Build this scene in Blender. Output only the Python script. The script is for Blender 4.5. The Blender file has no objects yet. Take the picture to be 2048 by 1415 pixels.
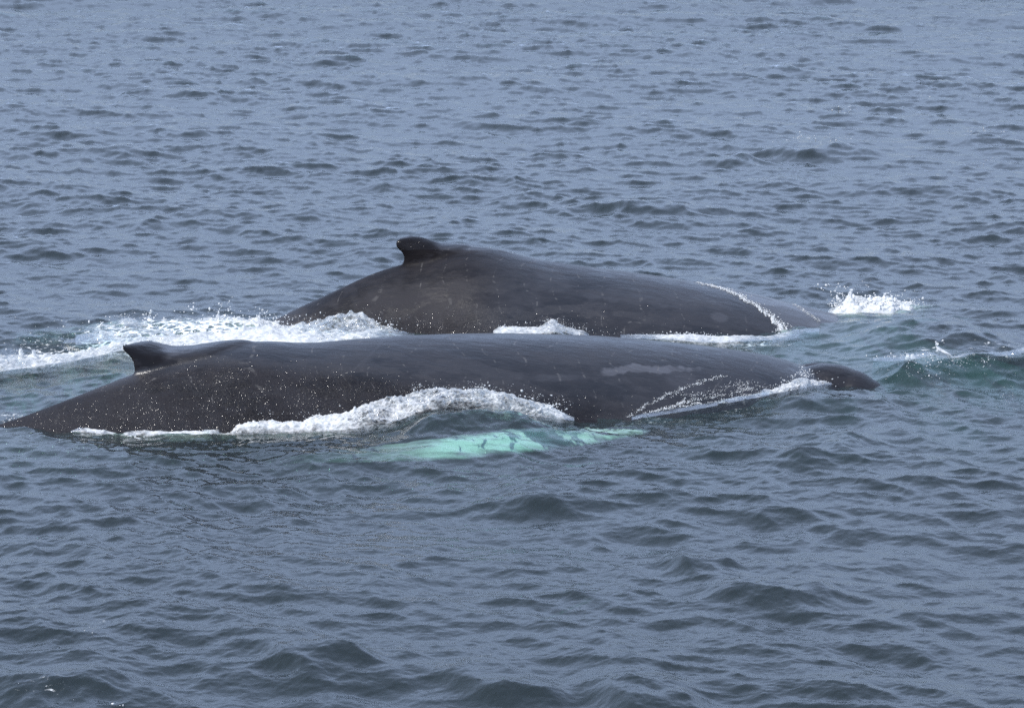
import bpy, math, random
import numpy as np
from mathutils import Vector, noise as mnoise

C = bpy.context.scene
COL = C.collection
RNG = np.random.default_rng(7)
random.seed(7)

# ------------------------------------------------------------------ camera, sky, sun
FPX = 7000.0                      # focal length in photo pixels (2048 wide)
PITCH = math.radians(10.1)
CAMH = 7.0
cam_d = bpy.data.cameras.new("camera"); cam = bpy.data.objects.new("camera", cam_d); COL.objects.link(cam)
cam_d.sensor_width = 36.0; cam_d.lens = 36.0 * FPX / 2048.0
cam_d.clip_start = 0.5; cam_d.clip_end = 20000
cam.location = (0, 0, CAMH); cam.rotation_euler = (math.pi / 2 - PITCH, 0, 0)
C.camera = cam

SUN_EL, SUN_AZ = math.radians(51), math.radians(-122)      # azimuth from +Y towards +X
SD = Vector((math.sin(SUN_AZ) * math.cos(SUN_EL), math.cos(SUN_AZ) * math.cos(SUN_EL), math.sin(SUN_EL)))
w = bpy.data.worlds.new("World"); C.world = w; w.use_nodes = True
nt = w.node_tree; nt.nodes.clear()
sky = nt.nodes.new("ShaderNodeTexSky"); sky.sky_type = 'NISHITA'; sky.sun_disc = False
sky.sun_elevation = SUN_EL; sky.sun_rotation = SUN_AZ; sky.altitude = 0
sky.air_density = 1.0; sky.dust_density = 0.3; sky.ozone_density = 3.5
bg = nt.nodes.new("ShaderNodeBackground"); bg.inputs[1].default_value = 0.15
wo = nt.nodes.new("ShaderNodeOutputWorld")
veil = nt.nodes.new("ShaderNodeMix"); veil.data_type = 'RGBA'          # unseen cloud veil, its brightness by height shaped for the water's reflections
veil.inputs[0].default_value = 0.92; veil.inputs[7].default_value = (2.12, 2.55, 3.75, 1)
tcw = nt.nodes.new("ShaderNodeTexCoord"); sxyz = nt.nodes.new("ShaderNodeSeparateXYZ"); nt.links.new(tcw.outputs['Generated'], sxyz.inputs[0])
cr = nt.nodes.new("ShaderNodeValToRGB"); nt.links.new(sxyz.outputs['Z'], cr.inputs[0])
els = cr.color_ramp.elements; vc = (0.205, 0.262, 0.384)
for i_, (p_, k_) in enumerate([(0.0, .64), (.11, .74), (.25, 1.22), (.46, 1.12), (.8, .82)]):
    e_ = els[i_] if i_ < 2 else els.new(p_)
    e_.position = p_; e_.color = (vc[0] * k_, vc[1] * k_, vc[2] * k_, 1)
vs = nt.nodes.new("ShaderNodeVectorMath"); vs.operation = 'SCALE'; vs.inputs[3].default_value = 10.0
nt.links.new(cr.outputs[0], vs.inputs[0]); nt.links.new(vs.outputs[0], veil.inputs[7])
nt.links.new(sky.outputs[0], veil.inputs[6]); nt.links.new(veil.outputs[2], bg.inputs[0]); nt.links.new(bg.outputs[0], wo.inputs[0])
sl = bpy.data.lights.new("sun", 'SUN'); sl.energy = 2.4; sl.angle = math.radians(0.53); sl.color = (1, 0.965, 0.92)
so = bpy.data.objects.new("sun", sl); COL.objects.link(so)
so.rotation_euler = SD.to_track_quat('Z', 'Y').to_euler()
so.location = (0, 0, 60)
C.view_settings.view_transform = 'Standard'; C.view_settings.look = 'None'
C.view_settings.exposure = 0.97; C.view_settings.gamma = 1.0
C.cycles.use_denoising = False
C.cycles.transparent_max_bounces = 12
C.cycles.max_bounces = 8
C.cycles.sample_clamp_indirect = 4.0

# ------------------------------------------------------------------ picture <-> place (surveying helpers)
def ray(px, py):
    u = (px - 1024) / FPX; v = (py - 707.5) / FPX
    c, s = math.cos(PITCH), math.sin(PITCH)
    return np.array([u, c - v * s, -s - v * c])
def G(px, py, z=0.0):            # the point of height z seen at px, py
    r = ray(px, py); t = (z - CAMH) / r[2]
    return np.array([r[0] * t, r[1] * t, z])
def PY(px, py, y):               # the point at distance y seen at px, py
    r = ray(px, py); t = y / r[1]
    return np.array([r[0] * t, y, CAMH + r[2] * t])
def project(P):
    c, s = math.cos(PITCH), math.sin(PITCH)
    x, y, z = P[:, 0], P[:, 1], P[:, 2] - CAMH
    d = y * c - z * s; up = y * s + z * c
    return 1024 + FPX * x / d, 707.5 - FPX * up / d

# ------------------------------------------------------------------ numpy noise
_perm = RNG.permutation(256); _perm = np.concatenate([_perm, _perm, _perm])
_g = RNG.normal(size=(256, 3)); _g /= np.linalg.norm(_g, axis=1)[:, None]
def perlin(x, y, z):
    x = np.asarray(x, float); y = np.asarray(y, float) + 0 * x; z = np.asarray(z, float) + 0 * x
    xi, yi, zi = np.floor(x).astype(int), np.floor(y).astype(int), np.floor(z).astype(int)
    xf, yf, zf = x - xi, y - yi, z - zi
    xi &= 255; yi &= 255; zi &= 255
    u, v, q = [t * t * t * (t * (t * 6 - 15) + 10) for t in (xf, yf, zf)]
    out = 0
    for dx in (0, 1):
        for dy in (0, 1):
            for dz in (0, 1):
                h = _perm[_perm[_perm[(xi + dx) & 255] + ((yi + dy) & 255)] + ((zi + dz) & 255)]
                g = _g[h]
                d = g[..., 0] * (xf - dx) + g[..., 1] * (yf - dy) + g[..., 2] * (zf - dz)
                out = out + d * (u if dx else 1 - u) * (v if dy else 1 - v) * (q if dz else 1 - q)
    return out * 1.6
def fbm(x, y, z, o=4, gain=.5):
    a, s, t = 1.0, 0, 0
    for i in range(o):
        s = s + a * perlin(x * 2 ** i + i * 17.3, y * 2 ** i + 3.1 * i, z * 2 ** i); t += a; a *= gain
    return s / t
def billow(x, y, z, o=4, gain=.5):
    a, s, t = 1.0, 0, 0
    for i in range(o):
        s = s + a * np.abs(perlin(x * 2 ** i + i * 17.3, y * 2 ** i + 3.1 * i, z * 2 ** i)); t += a; a *= gain
    return s / t
def sstep(a, b, x):
    t = np.clip((x - a) / (b - a), 0, 1); return t * t * (3 - 2 * t)

# ------------------------------------------------------------------ mesh helpers
def mesh_np(name, V, quads=None, tris=None, mats=(), smooth=True, attrs=None):
    me = bpy.data.meshes.new(name)
    nq = 0 if quads is None else len(quads); ntr = 0 if tris is None else len(tris)
    me.vertices.add(len(V)); me.vertices.foreach_set('co', np.ascontiguousarray(V, dtype=np.float32).ravel())
    loops = []
    if nq: loops.append(np.asarray(quads, np.int32).ravel())
    if ntr: loops.append(np.asarray(tris, np.int32).ravel())
    L = np.concatenate(loops); me.loops.add(len(L)); me.loops.foreach_set('vertex_index', L)
    me.polygons.add(nq + ntr)
    st = np.concatenate([np.arange(nq) * 4, nq * 4 + np.arange(ntr) * 3]).astype(np.int32)
    me.polygons.foreach_set('loop_start', st)
    me.polygons.foreach_set('use_smooth', np.full(nq + ntr, smooth))
    me.update(calc_edges=True); me.validate()
    for k, a in (attrs or {}).items():
        at = me.attributes.new(k, 'FLOAT', 'POINT'); at.data.foreach_set('value', np.asarray(a, np.float32))
    for m in mats: me.materials.append(m)
    return me
def link(name, me, label=None, cat=None, group=None, kind=None, parent=None):
    o = bpy.data.objects.new(name, me); COL.objects.link(o)
    if label: o['label'] = label
    if cat: o['category'] = cat
    if group: o['group'] = group
    if kind: o['kind'] = kind
    if parent: o.parent = parent
    return o
def grid_quads(nr, nc, wrap=False):
    i = np.arange(nr - 1)[:, None]; j = np.arange(nc if wrap else nc - 1)[None, :]
    a = i * nc + j; b = i * nc + (j + 1) % nc
    return np.stack([a, b, b + nc, a + nc], -1).reshape(-1, 4)

# ------------------------------------------------------------------ materials
def newmat(name):
    m = bpy.data.materials.new(name); m.use_nodes = True; m.node_tree.nodes.clear(); return m, m.node_tree
class NT:
    def __init__(s, t): s.t = t
    def n(s, typ, **kw):
        nd = s.t.nodes.new(typ)
        for k, v in kw.items():
            if k == 'inp':
                for a, b in v.items():
                    if isinstance(b, bpy.types.NodeSocket): s.t.links.new(b, nd.inputs[a])
                    else: nd.inputs[a].default_value = b
            else: setattr(nd, k, v)
        return nd
    def math(s, op, a, b=None, c=None, clamp=False):
        nd = s.n('ShaderNodeMath', operation=op, use_clamp=clamp)
        for i, v in enumerate((a, b, c)):
            if v is None: continue
            if isinstance(v, bpy.types.NodeSocket): s.t.links.new(v, nd.inputs[i])
            else: nd.inputs[i].default_value = v
        return nd.outputs[0]
    def ramp(s, x, a, b, lo=0.0, hi=1.0):
        nd = s.n('ShaderNodeMapRange', interpolation_type='SMOOTHSTEP', inp={0: x, 1: a, 2: b, 3: lo, 4: hi}); return nd.outputs[0]
    def attr(s, name): return s.n('ShaderNodeAttribute', attribute_name=name).outputs['Fac']
    def noise(s, scale, detail=3, rough=.5, vec=None, typ='FBM'):
        nd = s.n('ShaderNodeTexNoise', inp={'Scale': scale, 'Detail': detail, 'Roughness': rough})
        if vec is not None: s.t.links.new(vec, nd.inputs['Vector'])
        return nd.outputs['Fac']
    def mixc(s, f, a, b):
        nd = s.n('ShaderNodeMix', data_type='RGBA')
        for i, v in ((0, f), (6, a), (7, b)):
            if isinstance(v, bpy.types.NodeSocket): s.t.links.new(v, nd.inputs[i])
            else: nd.inputs[i].default_value = v
        return nd.outputs[2]

def water_material():
    m, t = newmat("sea_water"); N = NT(t)
    co = N.n('ShaderNodeTexCoord').outputs['Object']
    mp = N.n('ShaderNodeMapping', inp={0: co, 'Scale': (1, 1, 1), 'Rotation': (0, 0, 0.25)}).outputs[0]
    n1 = N.noise(16, 4, .55, mp)
    fade = N.attr('micro')
    bump = N.n('ShaderNodeBump', inp={'Strength': N.math('MULTIPLY', fade, .55), 'Distance': .012, 'Height': n1})
    fr0 = N.n('ShaderNodeFresnel', inp={'IOR': 1.333, 'Normal': bump.outputs[0]})
    fres = N.math('MULTIPLY', fr0.outputs[0], N.ramp(N.attr('rough'), .045, .15, 1, .66))   # a rough sea mirrors less at low angles
    gl = N.n('ShaderNodeBsdfGlossy', inp={'Color': (1, 1, 1, 1), 'Roughness': N.attr('rough'), 'Normal': bump.outputs[0]})
    aer = N.attr('aer')
    an = N.noise(5, 4, .6, co)
    aerf = N.math('MULTIPLY', aer, N.ramp(an, .35, .65), clamp=True)
    dcol = N.mixc(aerf, (0.062, 0.088, 0.096, 1), (0.15, 0.19, 0.195, 1))
    dif = N.n('ShaderNodeBsdfDiffuse', inp={'Color': dcol, 'Normal': bump.outputs[0]})
    tr = N.n('ShaderNodeBsdfTransparent', inp={'Color': (.86, .98, .95, 1)})
    body = N.n('ShaderNodeMixShader', inp={0: N.math('ADD', N.math('MULTIPLY', aerf, .5), .24, clamp=True), 1: tr.outputs[0], 2: dif.outputs[0]})
    s1 = N.n('ShaderNodeMixShader', inp={0: fres, 1: body.outputs[0], 2: gl.outputs[0]})
    # thin white surface foam, lacy
    fo = N.attr('foam')
    ln = N.noise(14, 5, .7, co); vor = N.n('ShaderNodeTexVoronoi', feature='DISTANCE_TO_EDGE', inp={'Vector': co, 'Scale': 7.0}).outputs['Distance']
    lace = N.math('ADD', N.math('MULTIPLY', ln, .8), N.math('MULTIPLY', N.ramp(vor, 0, .3, 1, 0), .25))
    ff = N.ramp(N.math('ADD', lace, N.math('MULTIPLY', fo, .75)), .88, 1.08)
    ff = N.math('MULTIPLY', ff, N.ramp(fo, 0, .08))
    fd = N.n('ShaderNodeBsdfDiffuse', inp={'Color': (.78, .80, .80, 1)})
    s2 = N.n('ShaderNodeMixShader', inp={0: ff, 1: s1.outputs[0], 2: fd.outputs[0]})
    ab = N.n('ShaderNodeVolumeAbsorption', inp={'Color': (0.0, 0.79, 0.60, 1), 'Density': 0.42})
    out = N.n('ShaderNodeOutputMaterial'); t.links.new(s2.outputs[0], out.inputs[0]); t.links.new(ab.outputs[0], out.inputs['Volume'])
    return m

def skin_material():
    m, t = newmat("whale_skin"); N = NT(t)
    co = N.n('ShaderNodeTexCoord').outputs['Object']
    st = N.n('ShaderNodeMapping', inp={0: co, 'Scale': (.6, 1.6, 1.6)}).outputs[0]
    big = N.noise(1.6, 5, .6, st); mid = N.noise(9, 5, .65, st); fine = N.noise(70, 3, .6, co)
    tone = N.math('ADD', N.math('MULTIPLY', N.ramp(big, .38, .62), .6), N.math('MULTIPLY', N.ramp(mid, .35, .65), .4))
    col = N.mixc(tone, (.008, .0075, .0095, 1), (.020, .018, .020, 1))
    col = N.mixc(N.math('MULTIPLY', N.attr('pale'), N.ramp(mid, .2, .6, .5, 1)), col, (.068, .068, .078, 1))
    scr = N.n('ShaderNodeTexWave', wave_type='BANDS', inp={'Scale': .9, 'Distortion': 14, 'Detail': 3, 'Detail Scale': .7, 'Vector': co}).outputs['Fac']
    col = N.mixc(N.math('MULTIPLY', N.ramp(scr, .985, 1.0), N.ramp(mid, .5, .62, 0, .45)), col, (.13, .125, .12, 1))
    col = N.mixc(N.attr('film'), col, (.085, .09, .105, 1))
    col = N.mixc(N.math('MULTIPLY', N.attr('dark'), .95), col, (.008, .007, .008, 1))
    sheet = N.ramp(N.noise(1.3, 7, .62, st), .485, .515)
    col = N.mixc(N.math('MULTIPLY', sheet, .35), col, (.026, .025, .030, 1))
    col = N.mixc(N.attr('white'), col, (.82, .86, .84, 1))
    wet = N.math('MAXIMUM', N.attr('spark'), N.attr('matte'))
    # bumps: creases, skin ripple, running beads of water
    spark = N.attr('spark')
    v = N.n('ShaderNodeTexVoronoi', feature='F1', inp={'Vector': co, 'Scale': 230.0, 'Randomness': 1.0})
    sc_ = N.n('ShaderNodeSeparateColor', inp={0: v.outputs['Color']})
    clump = N.noise(4.5, 4, .65, co)
    thr = N.math('SUBTRACT', 1.0, N.math('MULTIPLY', spark, N.ramp(clump, .40, .60, .16, 1.5)))
    on = N.math('GREATER_THAN', sc_.outputs[0], thr)
    on = N.math('MULTIPLY', on, N.math('LESS_THAN', v.outputs['Distance'], .45))
    tilt = N.n('ShaderNodeVectorMath', operation='SUBTRACT', inp={0: v.outputs['Color'], 1: (.5, .5, .5)}).outputs[0]
    v2 = N.n('ShaderNodeTexWhiteNoise', noise_dimensions='3D', inp={'Vector': v.outputs['Color']})
    tilt = N.n('ShaderNodeVectorMath', operation='SUBTRACT', inp={0: v2.outputs['Color'], 1: (.5, .5, .5)}).outputs[0]
    tilt = N.n('ShaderNodeVectorMath', operation='SCALE', inp={0: tilt, 3: N.math('MULTIPLY', on, 1.1)}).outputs[0]
    cre = N.n('ShaderNodeMapping', inp={0: co, 'Scale': (.5, 1.5, 1.5)}).outputs[0]
    h = N.math('ADD', N.math('MULTIPLY', N.noise(26, 4, .65, cre), .45), N.math('MULTIPLY', N.noise(6, 3, .5, cre), 1.2))
    b1 = N.n('ShaderNodeBump', inp={'Strength': .7, 'Distance': .014, 'Height': h})
    b2 = N.n('ShaderNodeVectorMath', operation='NORMALIZE', inp={0: N.n('ShaderNodeVectorMath', operation='ADD', inp={0: b1.outputs[0], 1: tilt}).outputs[0]})
    ro = N.math('ADD', .17, N.math('ADD', N.math('MULTIPLY', N.ramp(mid, .3, .7), .10), N.math('MULTIPLY', sheet, .14)))
    v3 = N.n('ShaderNodeTexVoronoi', feature='F1', inp={'Vector': co, 'Scale': 210.0})
    t3 = N.n('ShaderNodeVectorMath', operation='SUBTRACT', inp={0: v3.outputs['Color'], 1: (.5, .5, .5)}).outputs[0]
    t3 = N.n('ShaderNodeVectorMath', operation='SCALE', inp={0: t3, 3: N.math('MULTIPLY', spark, .9)}).outputs[0]
    b3 = N.n('ShaderNodeVectorMath', operation='NORMALIZE', inp={0: N.n('ShaderNodeVectorMath', operation='ADD', inp={0: b1.outputs[0], 1: t3}).outputs[0]})
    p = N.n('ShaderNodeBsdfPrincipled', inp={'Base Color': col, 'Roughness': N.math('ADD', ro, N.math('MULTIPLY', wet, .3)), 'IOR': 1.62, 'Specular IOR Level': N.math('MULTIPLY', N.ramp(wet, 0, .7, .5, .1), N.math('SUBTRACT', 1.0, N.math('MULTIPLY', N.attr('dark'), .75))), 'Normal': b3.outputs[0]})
    gs = N.n('ShaderNodeBsdfGlossy', inp={'Roughness': .17, 'Normal': b2.outputs[0]})
    gf = N.math('MULTIPLY', on, N.math('MULTIPLY', N.math('POWER', sc_.outputs[1], 2.0), .11))
    p = N.n('ShaderNodeMixShader', inp={0: gf, 1: p.outputs[0], 2: gs.outputs[0]})
    out = N.n('ShaderNodeOutputMaterial'); t.links.new(p.outputs[0], out.inputs[0])
    return m

def foam_material():
    m, t = newmat("sea_foam"); N = NT(t)
    co = N.n('ShaderNodeTexCoord').outputs['Object']
    den = N.attr('dens')
    stv = N.n('ShaderNodeMapping', inp={0: co, 'Scale': (.55, .8, 1.3), 'Rotation': (0, .25, 0)}).outputs[0]
    n1 = N.noise(15, 7, .74, stv); v = N.n('ShaderNodeTexVoronoi', feature='DISTANCE_TO_EDGE', inp={'Vector': co, 'Scale': 16.0}).outputs['Distance']
    lace = N.math('ADD', N.math('MULTIPLY', n1, .98), N.math('MULTIPLY', N.ramp(v, 0, .25, 1, 0), .08))
    al = N.ramp(N.math('ADD', lace, N.math('MULTIPLY', den, .5)), .62, 1.10)
    tone = N.noise(22, 4, .6, co)
    col = N.mixc(N.ramp(tone, .35, .7), (.66, .69, .70, 1), (.88, .88, .88, 1))
    b = N.n('ShaderNodeBump', inp={'Strength': .6, 'Distance': .015, 'Height': N.noise(40, 4, .7, co)})
    d = N.n('ShaderNodeBsdfDiffuse', inp={'Color': col, 'Normal': b.outputs[0]})
    tl = N.n('ShaderNodeBsdfTranslucent', inp={'Color': col, 'Normal': b.outputs[0]})
    dm = N.n('ShaderNodeMixShader', inp={0: .3, 1: d.outputs[0], 2: tl.outputs[0]})
    g = N.n('ShaderNodeBsdfGlossy', inp={'Roughness': .22, 'Normal': b.outputs[0]})
    fr = N.n('ShaderNodeFresnel', inp={'IOR': 1.33})
    sm = N.n('ShaderNodeMixShader', inp={0: fr.outputs[0], 1: dm.outputs[0], 2: g.outputs[0]})
    sm = dm
    tr = N.n('ShaderNodeBsdfTransparent', inp={'Color': (.95, 1, 1, 1)})
    # thin spots are clear water film: mostly see-through with a glint
    film = N.n('ShaderNodeMixShader', inp={0: N.math('MULTIPLY', fr.outputs[0], .5), 1: tr.outputs[0], 2: g.outputs[0]})
    s = N.n('ShaderNodeMixShader', inp={0: al, 1: film.outputs[0], 2: sm.outputs[0]})
    out = N.n('ShaderNodeOutputMaterial'); t.links.new(s.outputs[0], out.inputs[0])
    return m
def spray_material():
    m, t = newmat("water_spray"); N = NT(t)
    p = N.n('ShaderNodeBsdfPrincipled', inp={'Base Color': (.86, .87, .88, 1), 'Roughness': .15, 'IOR': 1.33})
    out = N.n('ShaderNodeOutputMaterial'); t.links.new(p.outputs[0], out.inputs[0]); return m
def bubble_material():
    m, t = newmat("bubble_film"); N = NT(t)
    lw = N.n('ShaderNodeLayerWeight', inp={0: .35})
    g = N.n('ShaderNodeBsdfGlossy', inp={'Roughness': .08}); tr = N.n('ShaderNodeBsdfTransparent', inp={'Color': (.93, .95, .96, 1)})
    f = N.math('ADD', .14, N.math('MULTIPLY', N.math('POWER', lw.outputs['Facing'], 2.2), .75))
    s = N.n('ShaderNodeMixShader', inp={0: f, 1: tr.outputs[0], 2: g.outputs[0]})
    out = N.n('ShaderNodeOutputMaterial'); t.links.new(s.outputs[0], out.inputs[0]); return m
M_WATER, M_SKIN, M_FOAM, M_SPRAY, M_BUB = water_material(), skin_material(), foam_material(), spray_material(), bubble_material()

# ------------------------------------------------------------------ the sea
def tile(L, n, lmin, lmax, slope_rms, wind, spread, seed, expo=4.0):
    r = np.random.default_rng(seed)
    k1 = np.fft.fftfreq(n, L / n) * 2 * np.pi
    kx, ky = np.meshgrid(k1, k1, indexing='ij'); k = np.hypot(kx, ky); k[0, 0] = 1
    th = np.arctan2(ky, kx) - wind
    c = np.abs(np.cos(th)) ** (2 * spread) + .14
    lam = 2 * np.pi / k
    S = k ** (-expo) * c
    S *= sstep(lmin * .8, lmin * 1.1, lam) * (1 - sstep(lmax * .85, lmax * 1.25, lam)); S[0, 0] = 0
    H = np.sqrt(S) * np.fft.fft2(r.normal(size=(n, n)))
    h = np.fft.ifft2(H).real
    sx = np.fft.ifft2(1j * kx * H).real; sy = np.fft.ifft2(1j * ky * H).real
    f = slope_rms / math.sqrt((sx ** 2 + sy ** 2).mean())
    dx = np.fft.ifft2(1j * kx / k * H).real; dy = np.fft.ifft2(1j * ky / k * H).real
    return (np.stack([h, dx, dy], -1) * f).astype(np.float32)
def sample(T, L, x, y):           # bicubic periodic lookup
    n = T.shape[0]; out = np.zeros(x.shape + (3,), np.float32)
    u = x / L * n; v = y / L * n; iu = np.floor(u).astype(np.int64); iv = np.floor(v).astype(np.int64)
    fu = (u - iu).astype(np.float32); fv = (v - iv).astype(np.float32)
    def wt(f): return (-.5 * f + f * f - .5 * f ** 3, 1 - 2.5 * f * f + 1.5 * f ** 3, .5 * f + 2 * f * f - 1.5 * f ** 3, -.5 * f * f + .5 * f ** 3)
    wu, wv = wt(fu), wt(fv)
    for a in range(4):
        for b in range(4):
            out += T[(iu + a - 1) % n, (iv + b - 1) % n] * (wu[a] * wv[b])[..., None]
    return out

WIND = math.radians(78)
CASC = [ # tile size, n, lmin, lmax, slope rms, wind, spread, seed, expo, chop, fade cell
    (83.0, 1024, 1.3, 8.0, .052, WIND, 1.0, 3, 4.0, 1.2, .9),
    (21.0, 1024, .24, 1.3, .150, WIND - .35, .7, 11, 3.5, 1.2, 1.0),
    (5.3, 1024, .04, .24, .150, WIND + .3, .5, 23, 3.7, .9, .5)]
TILES = [tile(*c[:9]) for c in CASC]

def seg_dist(x, y, a, b):
    ax, ay = a; bx, by = b; dx, dy = bx - ax, by - ay
    t = np.clip(((x - ax) * dx + (y - ay) * dy) / (dx * dx + dy * dy), 0, 1)
    return np.hypot(x - ax - t * dx, y - ay - t * dy), t

# hand-placed crests: two picture points of the crest line, height, front width, back width (m), sharpness
CRESTS = [
    ((790, 828), (1105, 826), .22, .34, .9),
    ((620, 914), (1330, 850), .07, .55, .5),
    ((1540, 800), (1790, 790), .10, .30, .7),
    ((1740, 728), (2120, 702), .20, .60, .6), ((1680, 640), (1980, 640), .17, 1.1, .7),
    ((1750, 690), (2040, 672), .09, .4, .6),
    ((1180, 1370), (1400, 1352), .15, .40, .8), ((930, 1375), (1120, 1350), .09, .35, .7), ((560, 1320), (760, 1292), .12, .40, .8),
    ((0, 1385), (330, 1335), .12, .5, .8), ((1330, 1105), (1470, 1098), .12, .3, .6), ((1380, 1170), (1720, 1170), .12, .4, .7),
    ((1570, 296), (1700, 276), .20, .7, .9), ((1900, 278), (2010, 266), .11, .5, .9), ((1440, 312), (1500, 300), .14, .5, .6),
    ((1230, 410), (1340, 395), .14, .6, .6), ((180, 300), (290, 288), .09, .6, .6), ((540, 640), (330, 655), .12, .7, .7),
    ((140, 325), (230, 322), .07, .5, .7), ((620, 110), (730, 107), .14, .6, .8), ((1500, 135), (1600, 130), .10, .6, .8),
    ((1000, 985), (1180, 975), .09, .35, .6), ((1660, 870), (1860, 858), .10, .35, .6),
    ((1520, 905), (1760, 885), .08, .3, .6), ((30, 700), (230, 692), -.10, .5, .5),
]
NEAR_A, NEAR_B = (-6.0, 35.0), (4.5, 37.6)
FAR_A, FAR_B = (-3.2, 41.3), (5.0, 41.9)

def local_height(x, y):
    z = np.zeros_like(x)
    for (p1, p2, h, wf, wb) in CRESTS:
        a, b = G(*p1, z=max(h, 0)), G(*p2, z=max(h, 0))
        dx, dy = b[0] - a[0], b[1] - a[1]; L = math.hypot(dx, dy)
        m = (x > min(a[0], b[0]) - 3) & (x < max(a[0], b[0]) + 3) & (y > min(a[1], b[1]) - 4) & (y < max(a[1], b[1]) + 4)
        if not m.any(): continue
        xm, ym = x[m], y[m]
        ux, uy = dx / L, dy / L
        s = (xm - a[0]) * ux + (ym - a[1]) * uy; q = -(xm - a[0]) * uy + (ym - a[1]) * ux
        if ux < 0: q = -q
        q = q + .12 * np.sin(xm * 2.3 + ym) + .05 * np.sin(xm * 6.1 - 2 * ym)
        q = q + (.35 * wf) * (2 * (s / L) - 1) ** 2
        q = q + .10 * fbm(xm * 1.7, ym * 1.7, 8.8, 3) * (wf / .4)
        al = np.exp(-np.clip(np.abs(s / L - .5) * 2 - .45, 0, None) ** 2 / .18)
        pr = np.where(q < 0, np.exp(-np.abs(q / wf) ** 1.35), np.exp(-np.abs(q / wb) ** 1.5))
        z[m] += h * al * pr * (1 + .22 * fbm(xm * 3.1, ym * 2.2, 4.4, 4))
    return z

def ocean_surface(x, y, cell, calm=True):
    """displaced sea surface at rest positions x, y"""
    P = np.zeros(x.shape + (3,), np.float32)
    dn, _ = seg_dist(x, y, NEAR_A, NEAR_B); df, _ = seg_dist(x, y, FAR_A, FAR_B)
    damp = 1 - .5 * np.exp(-(dn / 1.9) ** 2) - .5 * np.exp(-(df / 1.9) ** 2)
    damp = np.clip(damp, .3, 1)
    # gustiness: patches of rougher and smoother water
    gust = 1 + .55 * fbm(x / 3.5, y / 9.0, 5.5, 3)
    calm_ = .62 + .38 * sstep(27, 48, y) + .5 * sstep(45, 85, y); far_ = 1 + .18 * sstep(45, 80, y)
    ff_, tf_ = seg_dist(x, y, (-3.0, 34.2), (1.6, 35.3)); fb_ = 1 + .7 * np.exp(-(ff_ / .6) ** 2)
    rough = np.zeros_like(x)
    for T, c in zip(TILES, CASC):
        fade = 1 / (1 + (cell / c[10]) ** 2 * .5)
        D = sample(T, c[0], x.astype(np.float64) + 400, y.astype(np.float64) + 400)
        amp = (fade * (damp if c[2] > 1 else 1) * (gust if c[2] < 1 else 1) * (1 if c[2] > 1 else far_ * (.82 + .18 * np.minimum(calm_, 1)) * (1 - .6 * (fb_ - 1)) if c[2] > .2 else calm_ * (1 + 1.6 * (fb_ - 1))))
        P[..., 2] += D[..., 0] * amp
        P[..., 0] += D[..., 1] * amp * c[9]
        P[..., 1] += D[..., 2] * amp * c[9]
        rough += (1 - fade) * c[4] ** 2
    P[..., 0] += x; P[..., 1] += y
    P[..., 2] += local_height(x, y)
    return P, np.sqrt(rough)

NR, NCD = 1300, 1300
d1 = 1 / np.linspace(1 / 22.5, 1 / 112.0, NR)
d0 = np.linspace(.5, 22.5, 60)[:-1]; d2 = np.geomspace(112, 9000, 150)[1:]
dd = np.concatenate([d0, d1, d2])
tc = np.linspace(math.radians(-11), math.radians(11), NCD)
t2 = np.linspace(math.radians(11), math.radians(349), 220)[1:-1]
tt = np.concatenate([tc, t2])
DD, TT = np.meshgrid(dd, tt, indexing='ij')
X = (DD * np.sin(TT)).astype(np.float64); Y = (DD * np.cos(TT)).astype(np.float64)
dt = np.abs(np.gradient(tt)); dt[-1] = dt[-2]
cell = np.maximum(np.gradient(dd)[:, None] * .55 + 0 * TT, dt[None, :] * DD)
SP, rsub = ocean_surface(X, Y, cell)
# foam and aeration painted where the water is churned (world-space masks)
def blob(mask, px, py, rx, ry, amt):
    c = G(px, py); dx = (X - c[0]) / rx; dy = (Y - c[1]) / ry
    np.maximum(mask, amt * np.exp(-(dx * dx + dy * dy)), out=mask)
foam = np.zeros_like(X); aer = np.zeros_like(X)
FOAM_SPOTS = [(100, 700, .9, 1.2, .4), (250, 685, .8, 1.4, .55), (420, 668, 1.0, 1.3, .6), (620, 672, .8, .8, .6), (330, 660, .9, .8, .5),
    (720, 664, .5, .5, .6), (1040, 672, .5, .4, .4), (1250, 682, .9, .35, .4), (1500, 682, .7, .35, .45), (1380, 690, .4, .25, .4),
    (1300, 835, .6, .35, .3), (1450, 812, .5, .3, .35), (1560, 790, .4, .3, .4), (250, 866, .8, .25, .4), (560, 868, .8, .2, .3), (700, 860, .8, .3, .35),
    (1860, 716, .5, .3, .38), (1990, 706, .4, .3, .35), (1780, 725, .4, .4, .3), (1760, 612, .6, .5, .6), (1620, 278, .35, .5, .36), (1960, 268, .3, .4, .3),
    (1700, 213, .3, .5, .33), (645, 106, .2, .5, .33), (30, 828, .5, .3, .4), (190, 1255, .12, .18, .3), (90, 1395, .35, .3, .3), (1720, 770, .12, .15, .35)]
for s in FOAM_SPOTS:
    blob(foam, *s); blob(aer, s[0], s[1], s[2] * .9, s[3] * .9, max(0, s[4] - .3) * 2)
rough = np.clip(.02 + .9 * rsub + .0006 * DD, .04, .35)
micro = np.clip(1 - DD / 75, 0, 1) * (1 - .9 * (np.abs(TT) > math.radians(11.05)))
V = SP.reshape(-1, 3); nC = len(tt); Q = grid_quads(len(dd), nC, wrap=True)
V = np.vstack([V, [[0, 0, 0]]]); ci = len(V) - 1
j = np.arange(nC); tri = np.stack([np.full(nC, ci), (j + 1) % nC, j], -1)
A = lambda a: np.append(a.ravel(), 0)
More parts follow.
